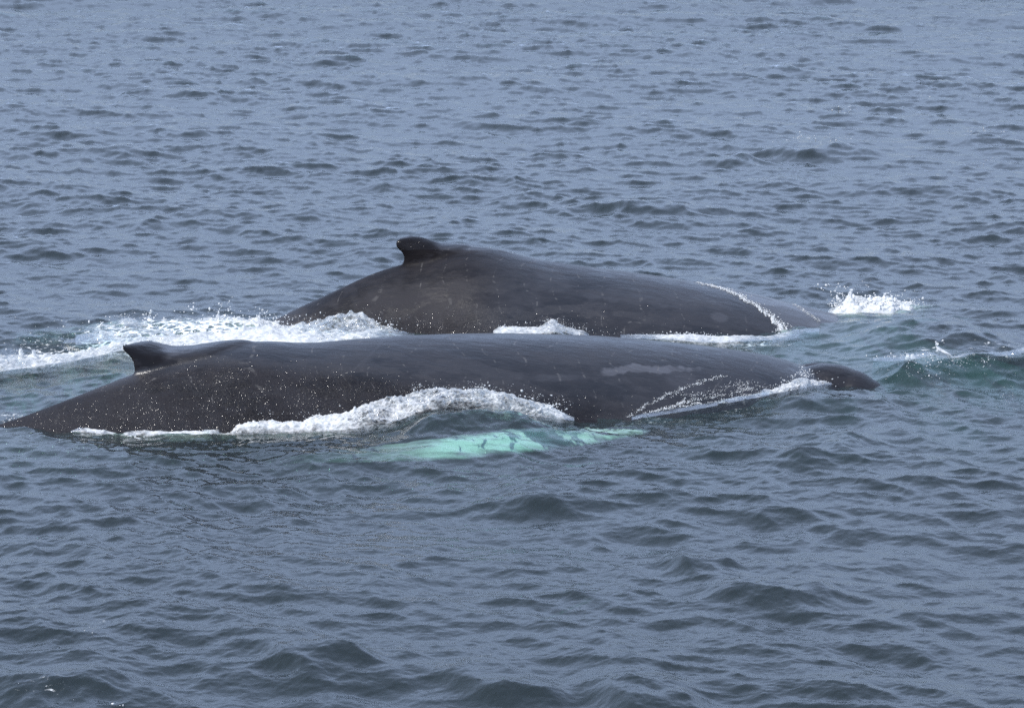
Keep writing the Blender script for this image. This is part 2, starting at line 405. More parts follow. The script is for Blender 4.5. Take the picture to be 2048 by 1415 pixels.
me = mesh_np("sea_surface", V, quads=Q, tris=tri, mats=[M_WATER], attrs={'rough': A(rough), 'foam': A(foam), 'aer': A(aer), 'micro': A(micro)})
sea = link("sea", me, kind='structure')
# the sea bed far below closes the water column
mb, tb = newmat("sea_bed_sand"); NB = NT(tb)
bb = NB.n('ShaderNodeBsdfDiffuse', inp={'Color': NB.mixc(NB.noise(.2, 4), (.05, .055, .05, 1), (.10, .10, .085, 1))})
ob_ = NB.n('ShaderNodeOutputMaterial'); tb.links.new(bb.outputs[0], ob_.inputs[0])
ang = np.linspace(0, 2 * np.pi, 65)[:-1]; Vb = np.array([[9500 * math.cos(t_), 9500 * math.sin(t_), -30] for t_ in ang] + [[0, 0, -30]])
link("sea_bed", mesh_np("sea_bed", Vb, tris=np.array([[64, i_, (i_ + 1) % 64] for i_ in range(64)]), mats=[mb]), kind='structure')
if me.polygons[1000].normal.z < 0: me.flip_normals()
del X, Y, DD, TT, SP, foam, aer, rough, micro, V, Q

def sea_z(x, y):
    P, _ = ocean_surface(np.atleast_1d(np.float64(x)), np.atleast_1d(np.float64(y)), np.full(np.atleast_1d(x).shape, .03)); return P[..., 2]

# ------------------------------------------------------------------ whales
def smooth1(a, n):
    k = np.exp(-np.linspace(-2, 2, 2 * n + 1) ** 2); k /= k.sum()
    return np.convolve(np.pad(a, n, mode='edge'), k, mode='valid')
def interp(x, tab):
    xs = [t[0] for t in tab]; ys = [t[1] for t in tab]; return np.interp(x, xs, ys)

def loft(stations, nphi):
    """stations: list of (center(3), half width, half height, exponent); axis along x; closed tube"""
    phi = np.linspace(0, 2 * np.pi, nphi, endpoint=False); rows = []
    for c, wd, hh, a in stations:
        s, co = np.sin(phi), np.cos(phi)
        top = co > 0
        e = np.where(top, a, 1.0)
        yy = wd * np.sign(s) * np.abs(s) ** e
        rows.append(np.stack([np.full(nphi, c[0]), c[1] + yy, c[2] + hh * co], -1))
    R = np.array(rows); V = R.reshape(-1, 3); n = len(stations)
    Q = grid_quads(n, nphi, wrap=True)
    V = np.vstack([V, R[0].mean(0), R[-1].mean(0)]); j = np.arange(nphi)
    T = np.concatenate([np.stack([np.full(nphi, len(V) - 2), (j + 1) % nphi, j], -1), np.stack([np.full(nphi, len(V) - 1), (n - 1) * nphi + j, (n - 1) * nphi + (j + 1) % nphi], -1)])
    return V, Q, T

def blade(A, B, ya, yb, thick, nv=40, nu=40, tuck=0.0):
    """solid fin between trailing curve A and leading curve B (lists of px,py base->tip), at distances ya, yb"""
    ta = np.linspace(0, 1, len(A)); tb = np.linspace(0, 1, len(B)); v = np.linspace(0, 1, nv)
    def cur(Cv, t): 
        return smooth1(np.interp(v, t, [p[0] for p in Cv]), 2), smooth1(np.interp(v, t, [p[1] for p in Cv]), 2)
    ax, ay = cur(A, ta); bx, by = cur(B, tb)
    u = np.linspace(0, 1, nu); rows = []
    for i in range(nv):
        th = np.interp(v[i], [t[0] for t in thick], [t[1] for t in thick])
        pts = np.array([PY(ax[i] + (bx[i] - ax[i]) * k, ay[i] + (by[i] - ay[i]) * k, ya + (yb - ya) * k) for k in u])
        prof = th * np.sin(np.pi * u) ** .55 * (.55 + .45 * u)
        f = pts.copy(); f[:, 1] -= prof; b = pts.copy(); b[:, 1] += prof
        rows.append(np.vstack([f, b[::-1][1:-1]]))
    R = np.array(rows); n = R.shape[1]; V = R.reshape(-1, 3); Q = grid_quads(nv, n, wrap=True)
    V = np.vstack([V, R[0].mean(0), R[-1].mean(0)]); j = np.arange(n)
    T = np.concatenate([np.stack([np.full(n, len(V) - 2), (j + 1) % n, j], -1), np.stack([np.full(n, len(V) - 1), (nv - 1) * n + j, (nv - 1) * n + (j + 1) % n], -1)])
    return V, Q, T

def flipper(path, n=60, nphi=28):
    """path: list of centre(3), chord vector(3), thickness"""
    P = np.array([p[0] for p in path]); Cd = np.array([p[1] for p in path]); Th = np.array([p[2] for p in path])
    t = np.linspace(0, 1, len(path)); s = np.linspace(0, 1, n)
    it = lambda Ar: np.stack([smooth1(np.interp(s, t, Ar[:, k]), 3) for k in range(Ar.shape[1])], -1)
    P, Cd, Th = it(P), it(Cd), it(Th[:, None])[:, 0]
    phi = np.linspace(0, 2 * np.pi, nphi, endpoint=False); rows = []
    for i in range(n):
        tan = P[min(i + 1, n - 1)] - P[max(i - 1, 0)]; nn = np.cross(tan, Cd[i]); nn /= np.linalg.norm(nn) + 1e-9
        knob = 1 + .05 * math.sin(i * 1.3)                     # scalloped leading edge
        rows.append(P[i] + np.outer(np.cos(phi), Cd[i] * .5 * knob) + np.outer(np.sin(phi), nn * Th[i] * .5))
    R = np.array(rows); V = R.reshape(-1, 3); Q = grid_quads(n, nphi, wrap=True)
    V = np.vstack([V, R[0].mean(0), R[-1].mean(0)]); j = np.arange(nphi)
    T = np.concatenate([np.stack([np.full(nphi, len(V) - 2), (j + 1) % nphi, j], -1), np.stack([np.full(nphi, len(V) - 1), (n - 1) * nphi + j, (n - 1) * nphi + (j + 1) % nphi], -1)])
    return V, Q, T

def ell(c, r, n=28):
    ph = np.linspace(0, np.pi, n)[1:-1]; th = np.linspace(0, 2 * np.pi, 2 * n, endpoint=False)
    R = np.array([[[c[0] + r[0] * math.cos(p), c[1] + r[1] * math.sin(p) * math.cos(a), c[2] + r[2] * math.sin(p) * math.sin(a)] for a in th] for p in ph])
    V = R.reshape(-1, 3); m = 2 * n; Q = grid_quads(len(ph), m, wrap=True)
    V = np.vstack([V, [[c[0] + r[0], c[1], c[2]]], [[c[0] - r[0], c[1], c[2]]]]); j = np.arange(m)
    T = np.concatenate([np.stack([np.full(m, len(V) - 2), (j + 1) % m, j], -1), np.stack([np.full(m, len(V) - 1), (len(ph) - 1) * m + j, (len(ph) - 1) * m + (j + 1) % m], -1)])
    return V, Q, T

def join_remesh(name, parts, voxel, smooth_it):
    Vs, Qs, Ts, o = [], [], [], 0
    for V, Q, T in parts:
        Vs.append(V); Qs.append(Q + o); Ts.append(T + o); o += len(V)
    me = mesh_np(name + "_raw", np.vstack(Vs), quads=np.vstack(Qs), tris=np.vstack(Ts))
    ob = bpy.data.objects.new(name + "_raw", me); COL.objects.link(ob)
    md = ob.modifiers.new("r", 'REMESH'); md.mode = 'VOXEL'; md.voxel_size = voxel; md.use_smooth_shade = True
    ms = ob.modifiers.new("s", 'SMOOTH'); ms.factor = .5; ms.iterations = smooth_it
    dg = bpy.context.evaluated_depsgraph_get()
    out = bpy.data.meshes.new_from_object(ob.evaluated_get(dg)); out.name = name
    bpy.data.objects.remove(ob); bpy.data.meshes.remove(me)
    n = len(out.vertices); co = np.empty(n * 3, np.float32); out.vertices.foreach_get('co', co)
    return out, co.reshape(-1, 3).astype(np.float64)

def ridge_world(pts, yfun, extra):
    W = [PY(px, py, yfun(px)) for px, py in pts]
    tab = sorted([(p[0], p[2], p[1]) for p in W] + list(extra))
    return tab

def whale_body(ridge, W, H, Ax, xs, sm, sw=14):
    x = np.linspace(xs[0], xs[1], 620)
    z = smooth1(np.interp(x, [r[0] for r in ridge], [r[1] for r in ridge]), sm)
    y = smooth1(np.interp(x, [r[0] for r in ridge], [r[2] for r in ridge]), 12)
    wd = smooth1(interp(x, W), sw); hh = smooth1(interp(x, H), sw); a = smooth1(interp(x, Ax), sw)
    return [((x[i], y[i], z[i] - hh[i]), wd[i], hh[i], a[i]) for i in range(len(x))]

def near_y(px): return np.interp(px, [0, 200, 500, 1000, 1750, 2300], [35.05, 35.35, 35.8, 36.5, 37.55, 38.3])
ridge = [(0, 847), (50, 831), (100, 812), (150, 793), (205, 771), (260, 750), (310, 731), (360, 714), (410, 702), (460, 690), (500, 683), (550, 683), (600, 686.5),
    (650, 685), (700, 680), (800, 673), (900, 670), (1000, 669), (1100, 671), (1200, 675), (1300, 683), (1400, 693), (1450, 700), (1500, 707),
    (1550, 716), (1590, 727), (1612, 737), (1640, 745), (1700, 757), (1750, 785)]
RW = ridge_world(ridge, near_y, [(-7.6, -1.0, 34.7), (-6.5, -.42, 34.85), (4.4, -.30, 37.9), (5.2, -.55, 38.1), (6.0, -.95, 38.3)])
W = [(-7.6, .2), (-6.2, .36), (-5.2, .46), (-4.6, .60), (-4, .78), (-3, 1.0), (-2, 1.2), (-1, 1.32), (0, 1.38), (1.5, 1.4), (2.5, 1.25), (3.5, 1.0), (4.4, .85), (5.3, .6), (6.0, .2)]
Hh = [(-7.6, .25), (-6.2, .42), (-5.2, .5), (-4.2, .7), (-3, 1.0), (-2, 1.2), (-1, 1.32), (0, 1.4), (1.5, 1.4), (2.5, 1.2), (3.5, .9), (4.4, .7), (5.3, .45), (6.0, .2)]
Ax = [(-7.6, 1.3), (-5, 1.6), (-3.5, 1.5), (-2, 1.2), (-.5, 1.05), (1, 1), (6, 1)]
near_parts = [loft(whale_body(RW, W, Hh, Ax, (-7.6, 6.0), 7), 160)]
near_parts.append(blade([(262, 768), (267, 752), (268, 738), (264, 721), (256, 709), (247, 702), (243.5, 695), (245, 686)],
                        [(530, 688), (490, 678), (450, 680.5), (415, 685.5), (385, 690), (355, 691.5), (330, 687), (305, 680.5), (280, 678), (256, 680)], 35.42, 35.82,
                        [(0, .26), (.35, .17), (.6, .11), (.85, .09), (1, .08)]))
# blowhole ridge on the head
bx = PY(1655, 727, 37.4)
near_parts.append(ell((bx[0], 37.4, bx[2] - .30), (.46, .36, .30)))
bx4 = PY(1734, 757, 37.32); near_parts.append(ell((bx4[0], 37.32, bx4[2] - .28), (.24, .28, .28)))
bx2 = PY(1640, 724, 37.75); near_parts.append(ell((bx2[0], 37.72, bx2[2] - .14), (.36, .14, .14)))
bx3 = PY(1698, 739, 37.35); near_parts.append(ell((bx3[0], 37.35, bx3[2] - .34), (.36, .34, .34)))
# pale flipper held out under the water
def fl(px, py, z, ch, th): return (G(px, py, z), np.array([.05, -ch, -.28 * ch]), th)
near_parts.append(flipper([((2.3, 36.6, -.75), np.array([-.7, -.3, -.2]), .3), (G(1410, 826, -.10) + [0, .05, 0], np.array([-.1, -.3, -.08]), .10), fl(1310, 846, -.10, .38, .09), fl(1200, 862, -.11, .54, .08),
    fl(1080, 878, -.11, .60, .07), fl(960, 891, -.11, .56, .07), fl(850, 901, -.12, .46, .06), fl(760, 908, -.14, .36, .05), fl(660, 914, -.19, .26, .05), fl(570, 921, -.25, .16, .04)]))
near_parts.append(flipper([((1.9, 37.4, -.9), np.array([.7, 0, 0]), .3), ((1.6, 38.3, -1.5), np.array([.8, 0, .1]), .2), ((.7, 39.2, -2.2), np.array([.7, 0, .1]), .14), ((-.9, 40.0, -2.9), np.array([.3, 0, .1]), .06)]))
# flukes, deep behind
for sgn in (-1, 1):
    near_parts.append(flipper([((-7.3, 34.75, -1.15), np.array([.7, 0, -.1]), .25), ((-7.6, 34.75 + sgn * .9, -1.25), np.array([.9, 0, 0]), .14), ((-8.1, 34.75 + sgn * 2.0, -1.3), np.array([.25, 0, 0]), .05)], n=30))
me, co = join_remesh("humpback_whale_near", near_parts, .02, 4)
px, py = project(co)
def poly_soft(px, py, c, r, ang, n=2.0, wob=.25, ns=.03, soft=.25):
    a = math.radians(ang); dx, dy = px - c[0], py - c[1]
    u = (dx * math.cos(a) + dy * math.sin(a)) / r[0]; v = (-dx * math.sin(a) + dy * math.cos(a)) / r[1]
    d = (np.abs(u) ** n + np.abs(v) ** n) ** (1 / n) + wob * fbm(px * ns, py * ns, 3.3, 3)
    return 1 - sstep(1 - soft, 1 + soft, d)
front = co[:, 1] < near_y(px) + .25
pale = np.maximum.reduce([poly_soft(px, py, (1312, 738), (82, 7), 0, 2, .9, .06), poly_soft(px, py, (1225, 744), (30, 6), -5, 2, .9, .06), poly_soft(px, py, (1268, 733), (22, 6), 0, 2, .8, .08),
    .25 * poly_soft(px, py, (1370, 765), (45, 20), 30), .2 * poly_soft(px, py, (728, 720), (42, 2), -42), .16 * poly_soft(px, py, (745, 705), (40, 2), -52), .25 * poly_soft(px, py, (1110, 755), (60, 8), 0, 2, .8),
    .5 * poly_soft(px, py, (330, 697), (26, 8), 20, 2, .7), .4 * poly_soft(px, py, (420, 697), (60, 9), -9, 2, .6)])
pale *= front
spark = sstep(700, 900, py + 40 * fbm(px * .01, py * .01, 1.0, 3)) * 0
low = sstep(0, 1, (py - np.interp(px, [0, 250, 420, 700, 900, 1100, 1300, 1600], [815, 735, 690, 705, 735, 740, 760, 760])) / np.interp(px, [0, 700, 1100, 1600], [45, 100, 90, 60]))
spark = low * np.interp(px, [0, 120, 300, 650, 900, 1100, 1300, 1600, 1700], [.9, 1, 1, 1, .9, .6, .35, .25, 0]) * front
FC = np.array([G(*q) for q in [(1410, 826, -.10), (1310, 846, -.10), (1200, 862, -.11), (1080, 878, -.11), (960, 891, -.11), (850, 901, -.12), (760, 908, -.14), (660, 914, -.19), (570, 921, -.25)]])
tq = np.linspace(0, 1, 60); FC = np.stack([np.interp(tq, np.linspace(0, 1, len(FC)), FC[:, k]) for k in range(3)], -1)
fd_ = np.full(len(co), 9.0)
near_m = (co[:, 1] < np.interp(co[:, 0], [-3, -2, -1, 0, 1, 1.4, 2.0], [34.65, 34.68, 34.8, 35.08, 35.36, 35.5, 35.62])) & (co[:, 2] < 0)
fd_[near_m] = np.sqrt(((co[near_m][:, None] - FC[None]) ** 2).sum(-1)).min(1)
flp = fd_ < .40
streak_ = fbm(co[:, 0] * 1.8 + co[:, 1] * 2, co[:, 1] * 16 - co[:, 0] * 3.2, 0.7, 5, .65)  # mottling that also puts the ripples' streaks into the flipper's colour
edge_ = 1 - sstep(.10, .30, fd_ + .14 * fbm(co[:, 0] * 3.5, co[:, 1] * 9, 2.2, 3))
tipf = np.interp(px, [560, 700, 760, 800, 840, 900, 1400], [.0, .12, .25, .5, .6, 1.15, 1.15])  # white fades toward the tip: dimming by water depth put into the colour
white = flp * edge_ * tipf * np.clip(.86 + 1.3 * streak_, .22, 1)
film = np.zeros_like(px)
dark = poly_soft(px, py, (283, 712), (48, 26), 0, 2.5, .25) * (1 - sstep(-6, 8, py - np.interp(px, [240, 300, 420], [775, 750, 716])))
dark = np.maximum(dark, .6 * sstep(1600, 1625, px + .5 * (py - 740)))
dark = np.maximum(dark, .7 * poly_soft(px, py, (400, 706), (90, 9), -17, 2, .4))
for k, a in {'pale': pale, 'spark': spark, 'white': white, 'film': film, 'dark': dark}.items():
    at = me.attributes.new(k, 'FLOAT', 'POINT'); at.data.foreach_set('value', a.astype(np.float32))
me.materials.clear(); me.materials.append(M_SKIN)
near_whale = link("humpback_whale", me, "nearer dark grey whale, long low back, pale flipper glowing under the water", "whale", "two humpback whales surfacing side by side")

def far_y(px): return np.interp(px, [300, 545, 1680, 2200], [41.2, 41.35, 41.9, 42.1])
ridge = [(400, 700), (480, 668), (545, 641), (600, 613), (650, 591), (700, 567), (740, 549), (770, 538), (800, 530), (840, 519), (870, 509), (900, 500), (930, 493), (960, 492),
    (1000, 499), (1050, 513), (1100, 524), (1150, 531.5), (1200, 538), (1300, 551.5), (1400, 567.5), (1450, 576), (1500, 587.5), (1550, 600), (1600, 613.5), (1640, 623), (1690, 635), (1750, 650)]
RW = ridge_world(ridge, far_y, [(-6.2, -1.6, 41.0), (-5, -1.05, 41.1), (5.4, -.45, 42.1), (6.3, -.7, 42.2), (7.2, -1.1, 42.3)])
W = [(-6.2, .25), (-5, .35), (-3.5, .50), (-2.8, .62), (-2, .85), (-1, 1.05), (0, 1.25), (1.5, 1.45), (3, 1.45), (4.3, 1.2), (5.4, .9), (6.5, .6), (7.2, .2)]
Hh = [(-6.2, .3), (-5, .45), (-3.5, .65), (-2, 1.0), (-1, 1.3), (0, 1.4), (1.5, 1.4), (3, 1.3), (4.3, .9), (5.4, .7), (6.5, .45), (7.2, .2)]
Ax = [(-6.2, 1.2), (-3.5, 1.5), (-1.5, 1.5), (0, 1.2), (1, 1.05), (2, 1), (8, 1)]
far_parts = [loft(whale_body(RW, W, Hh, Ax, (-6.2, 7.2), 9, 45), 160)]
far_parts.append(blade([(800, 545), (804, 532), (807, 520), (807, 511), (800, 502), (792.5, 497), (790.5, 488), (793, 479)],
                       [(975, 505), (940, 488), (905, 486), (882, 486), (862, 479), (842, 472.5), (820, 470), (799, 474)], 41.45, 41.6,
                       [(0, .26), (.4, .17), (.7, .11), (1, .08)]))
for sgn in (-1, 1):
    far_parts.append(flipper([((3.3, 41.9 + sgn * .9, -.9), np.array([.7, 0, 0]), .3), ((2.9, 41.9 + sgn * 1.9, -1.7), np.array([.8, 0, .1]), .2), ((2.0, 41.9 + sgn * 2.6, -2.4), np.array([.7, 0, .1]), .14), ((.4, 41.9 + sgn * 3.1, -3.0), np.array([.3, 0, .1]), .06)]))
    far_parts.append(flipper([((-6.0, 41.0, -1.8), np.array([.7, 0, -.1]), .25), ((-6.3, 41.0 + sgn * .9, -1.95), np.array([.9, 0, 0]), .14), ((-6.8, 41.0 + sgn * 2.0, -2.0), np.array([.25, 0, 0]), .05)], n=30))
me, co = join_remesh("humpback_whale_far", far_parts, .022, 9)
px, py = project(co); front = co[:, 1] < far_y(px) + .3
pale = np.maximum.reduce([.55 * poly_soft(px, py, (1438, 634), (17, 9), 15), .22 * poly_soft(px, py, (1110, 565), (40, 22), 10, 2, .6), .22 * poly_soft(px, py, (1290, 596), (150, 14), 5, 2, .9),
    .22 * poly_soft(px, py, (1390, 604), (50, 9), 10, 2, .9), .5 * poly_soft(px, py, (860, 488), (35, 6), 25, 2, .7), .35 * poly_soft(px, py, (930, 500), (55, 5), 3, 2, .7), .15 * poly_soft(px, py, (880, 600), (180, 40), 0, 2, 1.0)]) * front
line = np.interp(py, [568, 574, 585, 600, 620, 640, 668], [1425, 1437, 1465, 1490, 1522, 1545, 1560]) + 5 * fbm(py * .12, px * .02, 0, 3)
film = sstep(-1.5, 1.5, px - line) * .8 * (co[:, 1] < far_y(px) + .6)
lowf = sstep(590, 660, py) * np.interp(px, [560, 640, 720, 800, 880, 1000, 1200, 1500], [.12, .2, .5, .65, .6, .3, .2, .0]) * front
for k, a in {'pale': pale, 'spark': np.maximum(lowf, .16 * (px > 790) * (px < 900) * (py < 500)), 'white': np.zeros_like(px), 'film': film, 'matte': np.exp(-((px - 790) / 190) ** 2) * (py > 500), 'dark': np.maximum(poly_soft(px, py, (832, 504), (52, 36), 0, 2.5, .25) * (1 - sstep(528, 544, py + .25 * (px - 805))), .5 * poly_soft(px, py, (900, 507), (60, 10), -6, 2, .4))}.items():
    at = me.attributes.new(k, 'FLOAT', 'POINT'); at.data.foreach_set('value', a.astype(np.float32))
me.materials.clear(); me.materials.append(M_SKIN)
far_whale = link("humpback_whale", me, "farther dark grey whale with steeply arched back and blunt hooked dorsal fin", "whale", "two humpback whales surfacing side by side")

# ------------------------------------------------------------------ foam and splashes
def foam_bank(stations, rows=70, step=.012, amp=.05, yb_off=0.0, back=True, seed=0, lip=.0, dens_edge=.35):
    """stations: (px, py_front, y_front, py_back, y_back, density). A churned bank of foam between a front line and a back line, closed behind."""
    pxs = np.array([s[0] for s in stations], float)
    A = np.array([PY(s[0], s[1], s[2]) for s in stations]); B = np.array([PY(s[0], s[3], s[4]) for s in stations])
    L = np.linalg.norm(np.diff((A + B) / 2, axis=0), axis=1).sum(); n = max(12, int(L / step))
    t = (pxs - pxs[0]) / (pxs[-1] - pxs[0]); s = np.linspace(0, 1, n)
    it = lambda Ar: np.stack([smooth1(np.interp(s, t, Ar[:, k]), max(2, int(.06 / step))) for k in range(3)], -1)
    A, B = it(A), it(B); de = np.interp(s, t, [q[5] for q in stations])
    v = np.linspace(0, 1, rows)[None, :, None]
    S = A[:, None] * (1 - v) + B[:, None] * v
    hgt = (B[:, 2] - A[:, 2])[:, None]
    vv = v[..., 0]
    S[..., 2] += (np.sin(np.pi * vv) * (.16 * np.abs(hgt) + .02))          # slight bulge
    x, y, z = S[..., 0], S[..., 1], S[..., 2]
    q = seed * 9.1
    edge = np.minimum(1, np.minimum(vv * 8, 1)) * np.minimum(1, np.minimum(s, 1 - s)[:, None] * 14)
    wx = .12 * fbm(x * 3 + q, y * 3, z * 3, 2)
    n1 = fbm(x * 2.4 + q + wx, y * 2.2, z * 4.5, 2); n2 = fbm((x + wx) * 9 + q, y * 6, (z - wx) * 16, 4, .6); n3 = billow(x * 26, y * 20, z * 34 + q, 2) - .25
    d = amp * (1.3 * n1 + .8 * n2 + .14 * n3) * edge
    S[..., 2] += d * 1.1; S[..., 1] -= d * .8
    S[..., 0] += amp * .7 * fbm(x * 7, y * 5, z * 7 + 5 + q, 3) * edge
    # ragged upper lip
    S[..., 2] += (lip * np.clip(fbm(x * 11 + q, 0 * y, 2.2, 3), 0, 1) * sstep(.6, 1, vv)) * edge
    ed = np.clip(1 - dens_edge * (1 - np.minimum(1, np.minimum(vv * 5, (1 - vv) * 9 + (.6 if back else 0)))), 0, 1) * (.55 + .45 * np.minimum(1, np.minimum(s, 1 - s)[:, None] * 10))
    dens = de[:, None] * ed * (1 + .75 * fbm(x * 2.6 + q, y * 2, z * 5, 3))
    nr = rows
    if back:
        last = S[:, -1:, :].copy(); extra = []
        for k in range(1, 9):
            e = last.copy(); e[..., 1] += .05 * k; e[..., 2] -= .05 * k ** 1.3
            extra.append(e)
        S = np.concatenate([S] + extra, 1); dens = np.concatenate([dens] + [dens[:, -1:]] * 8, 1); nr = S.shape[1]
    f0 = S[:, :1].copy(); f0[..., 2] -= .08; f0[..., 1] += .03
    S = np.concatenate([f0, S], 1); dens = np.concatenate([dens[:, :1], dens], 1); nr += 1
    return S.reshape(-1, 3), grid_quads(n, nr), dens.ravel()

_ico = None
def ico():
    global _ico
    if _ico is None:
        import bmesh
        b = bmesh.new(); bmesh.ops.create_icosphere(b, subdivisions=1, radius=1)
        b.verts.ensure_lookup_table(); _ico = (np.array([v.co[:] for v in b.verts]), np.array([[v.index for v in f.verts] for f in b.faces])); b.free()
    return _ico
def droplets(centres, radii, seed=0):
    r = np.random.default_rng(seed); iv, it = ico(); Vs, Ts = [], []
    for k, (c, rad) in enumerate(zip(centres, radii)):
        sc = rad * (1 + .35 * r.normal(size=3)).clip(.5, 1.8)
        Vs.append(iv * sc * (1 + .12 * r.normal(size=(len(iv), 1))) + c); Ts.append(it + k * len(iv))
    return np.vstack(Vs), np.vstack(Ts)
def spray_at(list_, seed):
    """list of (px, py, spread_px x, spread_px y, distance, count, radius m)"""
    r = np.random.default_rng(seed); cs, rs = [], []
    for (px, py, sx, sy, Yd, n, rad) in list_:
        for _ in range(int(n * 1.6)):
            cs.append(PY(px + r.normal() * sx, py + r.normal() * sy, Yd + r.normal() * .12)); rs.append(.5 * rad * math.exp(min(1.0, r.normal() * .5)))
    return droplets(cs, rs, seed)
def jet(base, pts, radii, seed=0, ns=10):
    """a torn finger of water through world points"""
    P = np.array(pts, float); t = np.linspace(0, 1, len(P)); n = 22; s = np.linspace(0, 1, n)
    C_ = np.stack([np.interp(s, t, P[:, k]) for k in range(3)], -1); R_ = np.interp(s, np.linspace(0, 1, len(radii)), radii)
    ph = np.linspace(0, 2 * np.pi, ns, endpoint=False)
    V = np.array([[C_[i] + R_[i] * (1 + .45 * mnoise.noise(Vector((C_[i][0] * 14 + math.cos(a) * 1.3, seed, C_[i][2] * 22 + math.sin(a))))) * np.array([math.cos(a), math.sin(a), 0.25 * math.sin(a)]) for a in ph] for i in range(n)])
    V2 = V.reshape(-1, 3); Q = grid_quads(n, ns, wrap=True)
    return V2, Q
class Acc:
    def __init__(s): s.V, s.Q, s.T, s.d, s.m, s.o = [], [], [], [], [], 0
    def bank(s, V, Q, d): s.V.append(V); s.Q.append(Q + s.o); s.d.append(d); s.o += len(V)
    def drops(s, V, T): s.V.append(V); s.T.append(T + s.o); s.d.append(np.full(len(V), 2.0)); s.o += len(V)
    def jet(s, V, Q, d=1.2): s.V.append(V); s.Q.append(Q + s.o); s.d.append(np.full(len(V), d)); s.o += len(V)
    def make(s, name, label, cat, group=None):
        me = mesh_np(name, np.vstack(s.V), quads=np.vstack(s.Q) if s.Q else None, tris=np.vstack(s.T) if s.T else None, mats=[M_FOAM], attrs={'dens': np.concatenate(s.d)})
        return link(name, me, label, cat, group, kind='stuff')

# 1 foam bank rolling along the near whale's flank
a = Acc()
a.bank(*foam_bank([(395, 868, 34.72, 860, 34.9, .7), (450, 866, 34.70, 855, 34.95, .95), (500, 864, 34.68, 847, 35.0, 1.0), (560, 863, 34.66, 838, 35.0, 1.05), (620, 862, 34.65, 830, 35.02, 1.0), (700, 858, 34.65, 818, 35.05, .9), (760, 850, 34.68, 801, 35.08, .78), (800, 840, 34.72, 795, 35.12, .68),
    (830, 828, 34.8, 781, 35.15, .6), (870, 818, 34.85, 777, 35.2, .52), (920, 814, 34.9, 777, 35.2, .5), (960, 818, 34.9, 776, 35.2, .56), (1000, 824, 34.9, 786, 35.2, .6), (1050, 830, 34.9, 799, 35.2, .7), (1090, 834, 34.95, 811, 35.22, .9), (1120, 838, 35.0, 823, 35.25, 1.0), (1150, 841, 35.05, 838, 35.3, .8)],
    rows=80, step=.01, amp=.06, lip=.05, seed=1))
a.bank(*foam_bank([(140, 864, 34.8, 855, 34.95, .5), (180, 866, 34.72, 849, 35.0, .75), (215, 868, 34.7, 851, 35.0, .7), (260, 871, 34.66, 856, 34.92, .85), (320, 871, 34.64, 857, 34.9, .9), (400, 868, 34.66, 856, 34.92, 1.1), (440, 867, 34.68, 857, 34.9, .9)], rows=26, step=.011, amp=.02, seed=2))
a.drops(*spray_at([(840, 776, 14, 6, 35.1, 40, .006), (960, 773, 12, 6, 35.1, 45, .007), (1040, 795, 30, 7, 35.1, 50, .006), (1110, 812, 14, 8, 35.1, 30, .007), (620, 828, 90, 6, 34.95, 90, .006), (900, 776, 60, 5, 35.15, 120, .0035), (1050, 800, 40, 8, 35.15, 80, .0035)], 5))
b0 = PY(1096, 826, 35.1); a.jet(*jet(b0, [PY(1094, 828, 35.1), PY(1100, 815, 35.1), PY(1108, 810, 35.1)], [.025, .012, .006], 1))
a.make("whale_foam", "thick white foam piled in a hump against the nearer whale's flank", "foam")
# 2 wake behind the whales at left
a = Acc()
a.bank(*foam_bank([(-60, 756, 37.7, 700, 39.2, .6), (0, 742, 37.8, 706, 39.2, .75), (60, 734, 38.0, 712, 39.0, .8), (100, 729, 38.1, 712, 39.0, .8), (150, 721, 38.4, 704, 39.3, .75), (200, 710, 38.7, 692, 39.5, .8), (245, 700, 38.9, 682, 39.8, .8), (300, 697, 38.9, 676, 39.8, .7), (360, 694, 38.9, 670, 39.9, .8), (420, 694, 38.6, 668, 39.9, 1.0), (480, 692, 38.4, 660, 39.9, 1.15), (540, 692, 38.2, 655, 40.0, 1.1), (600, 694, 38.1, 665, 39.9, .95), (660, 692, 38.2, 670, 39.9, .75), (720, 688, 38.4, 665, 39.9, .7), (780, 682, 38.8, 668, 39.9, .55), (815, 678, 39.2, 670, 39.8, .3)], rows=70, step=.016, amp=.06, lip=.05, seed=3))
a.bank(*foam_bank([(150, 690, 39.6, 655, 41.2, .25), (200, 686, 39.7, 646, 41.5, .42), (240, 684, 39.8, 641, 41.6, .52), (300, 680, 39.8, 641, 41.6, .6), (350, 676, 39.9, 645, 41.6, .62), (400, 674, 39.9, 640, 41.6, .62), (440, 674, 39.9, 636, 41.5, .7), (480, 672, 39.9, 640, 41.3, .85), (520, 672, 39.9, 634, 41.2, 1.0), (560, 674, 39.8, 647, 40.9, .85), (610, 676, 39.8, 640, 40.9, .5), (660, 676, 39.8, 637, 40.7, .45), (720, 676, 39.8, 630, 40.6, .45), (760, 674, 39.8, 651, 40.5, .6), (800, 674, 39.8, 664, 40.4, .4), (830, 674, 39.9, 668, 40.3, .2)], rows=80, step=.016, amp=.075, lip=.07, seed=4))
a.bank(*foam_bank([(20, 690, 40.0, 668, 41.2, .12), (80, 688, 40.1, 660, 41.4, .22), (130, 686, 40.1, 655, 41.5, .25), (180, 684, 40.0, 652, 41.5, .2), (230, 680, 40.0, 650, 41.4, .1)], rows=60, step=.02, amp=.05, seed=6))
a.jet(*jet(None, [PY(44, 728, 38.5), PY(43, 710, 38.5), PY(41, 697, 38.5)], [.07, .03, .018], 3))
a.jet(*jet(None, [PY(70, 724, 38.5), PY(69, 710, 38.5), PY(67, 700, 38.5)], [.05, .025, .02], 4))
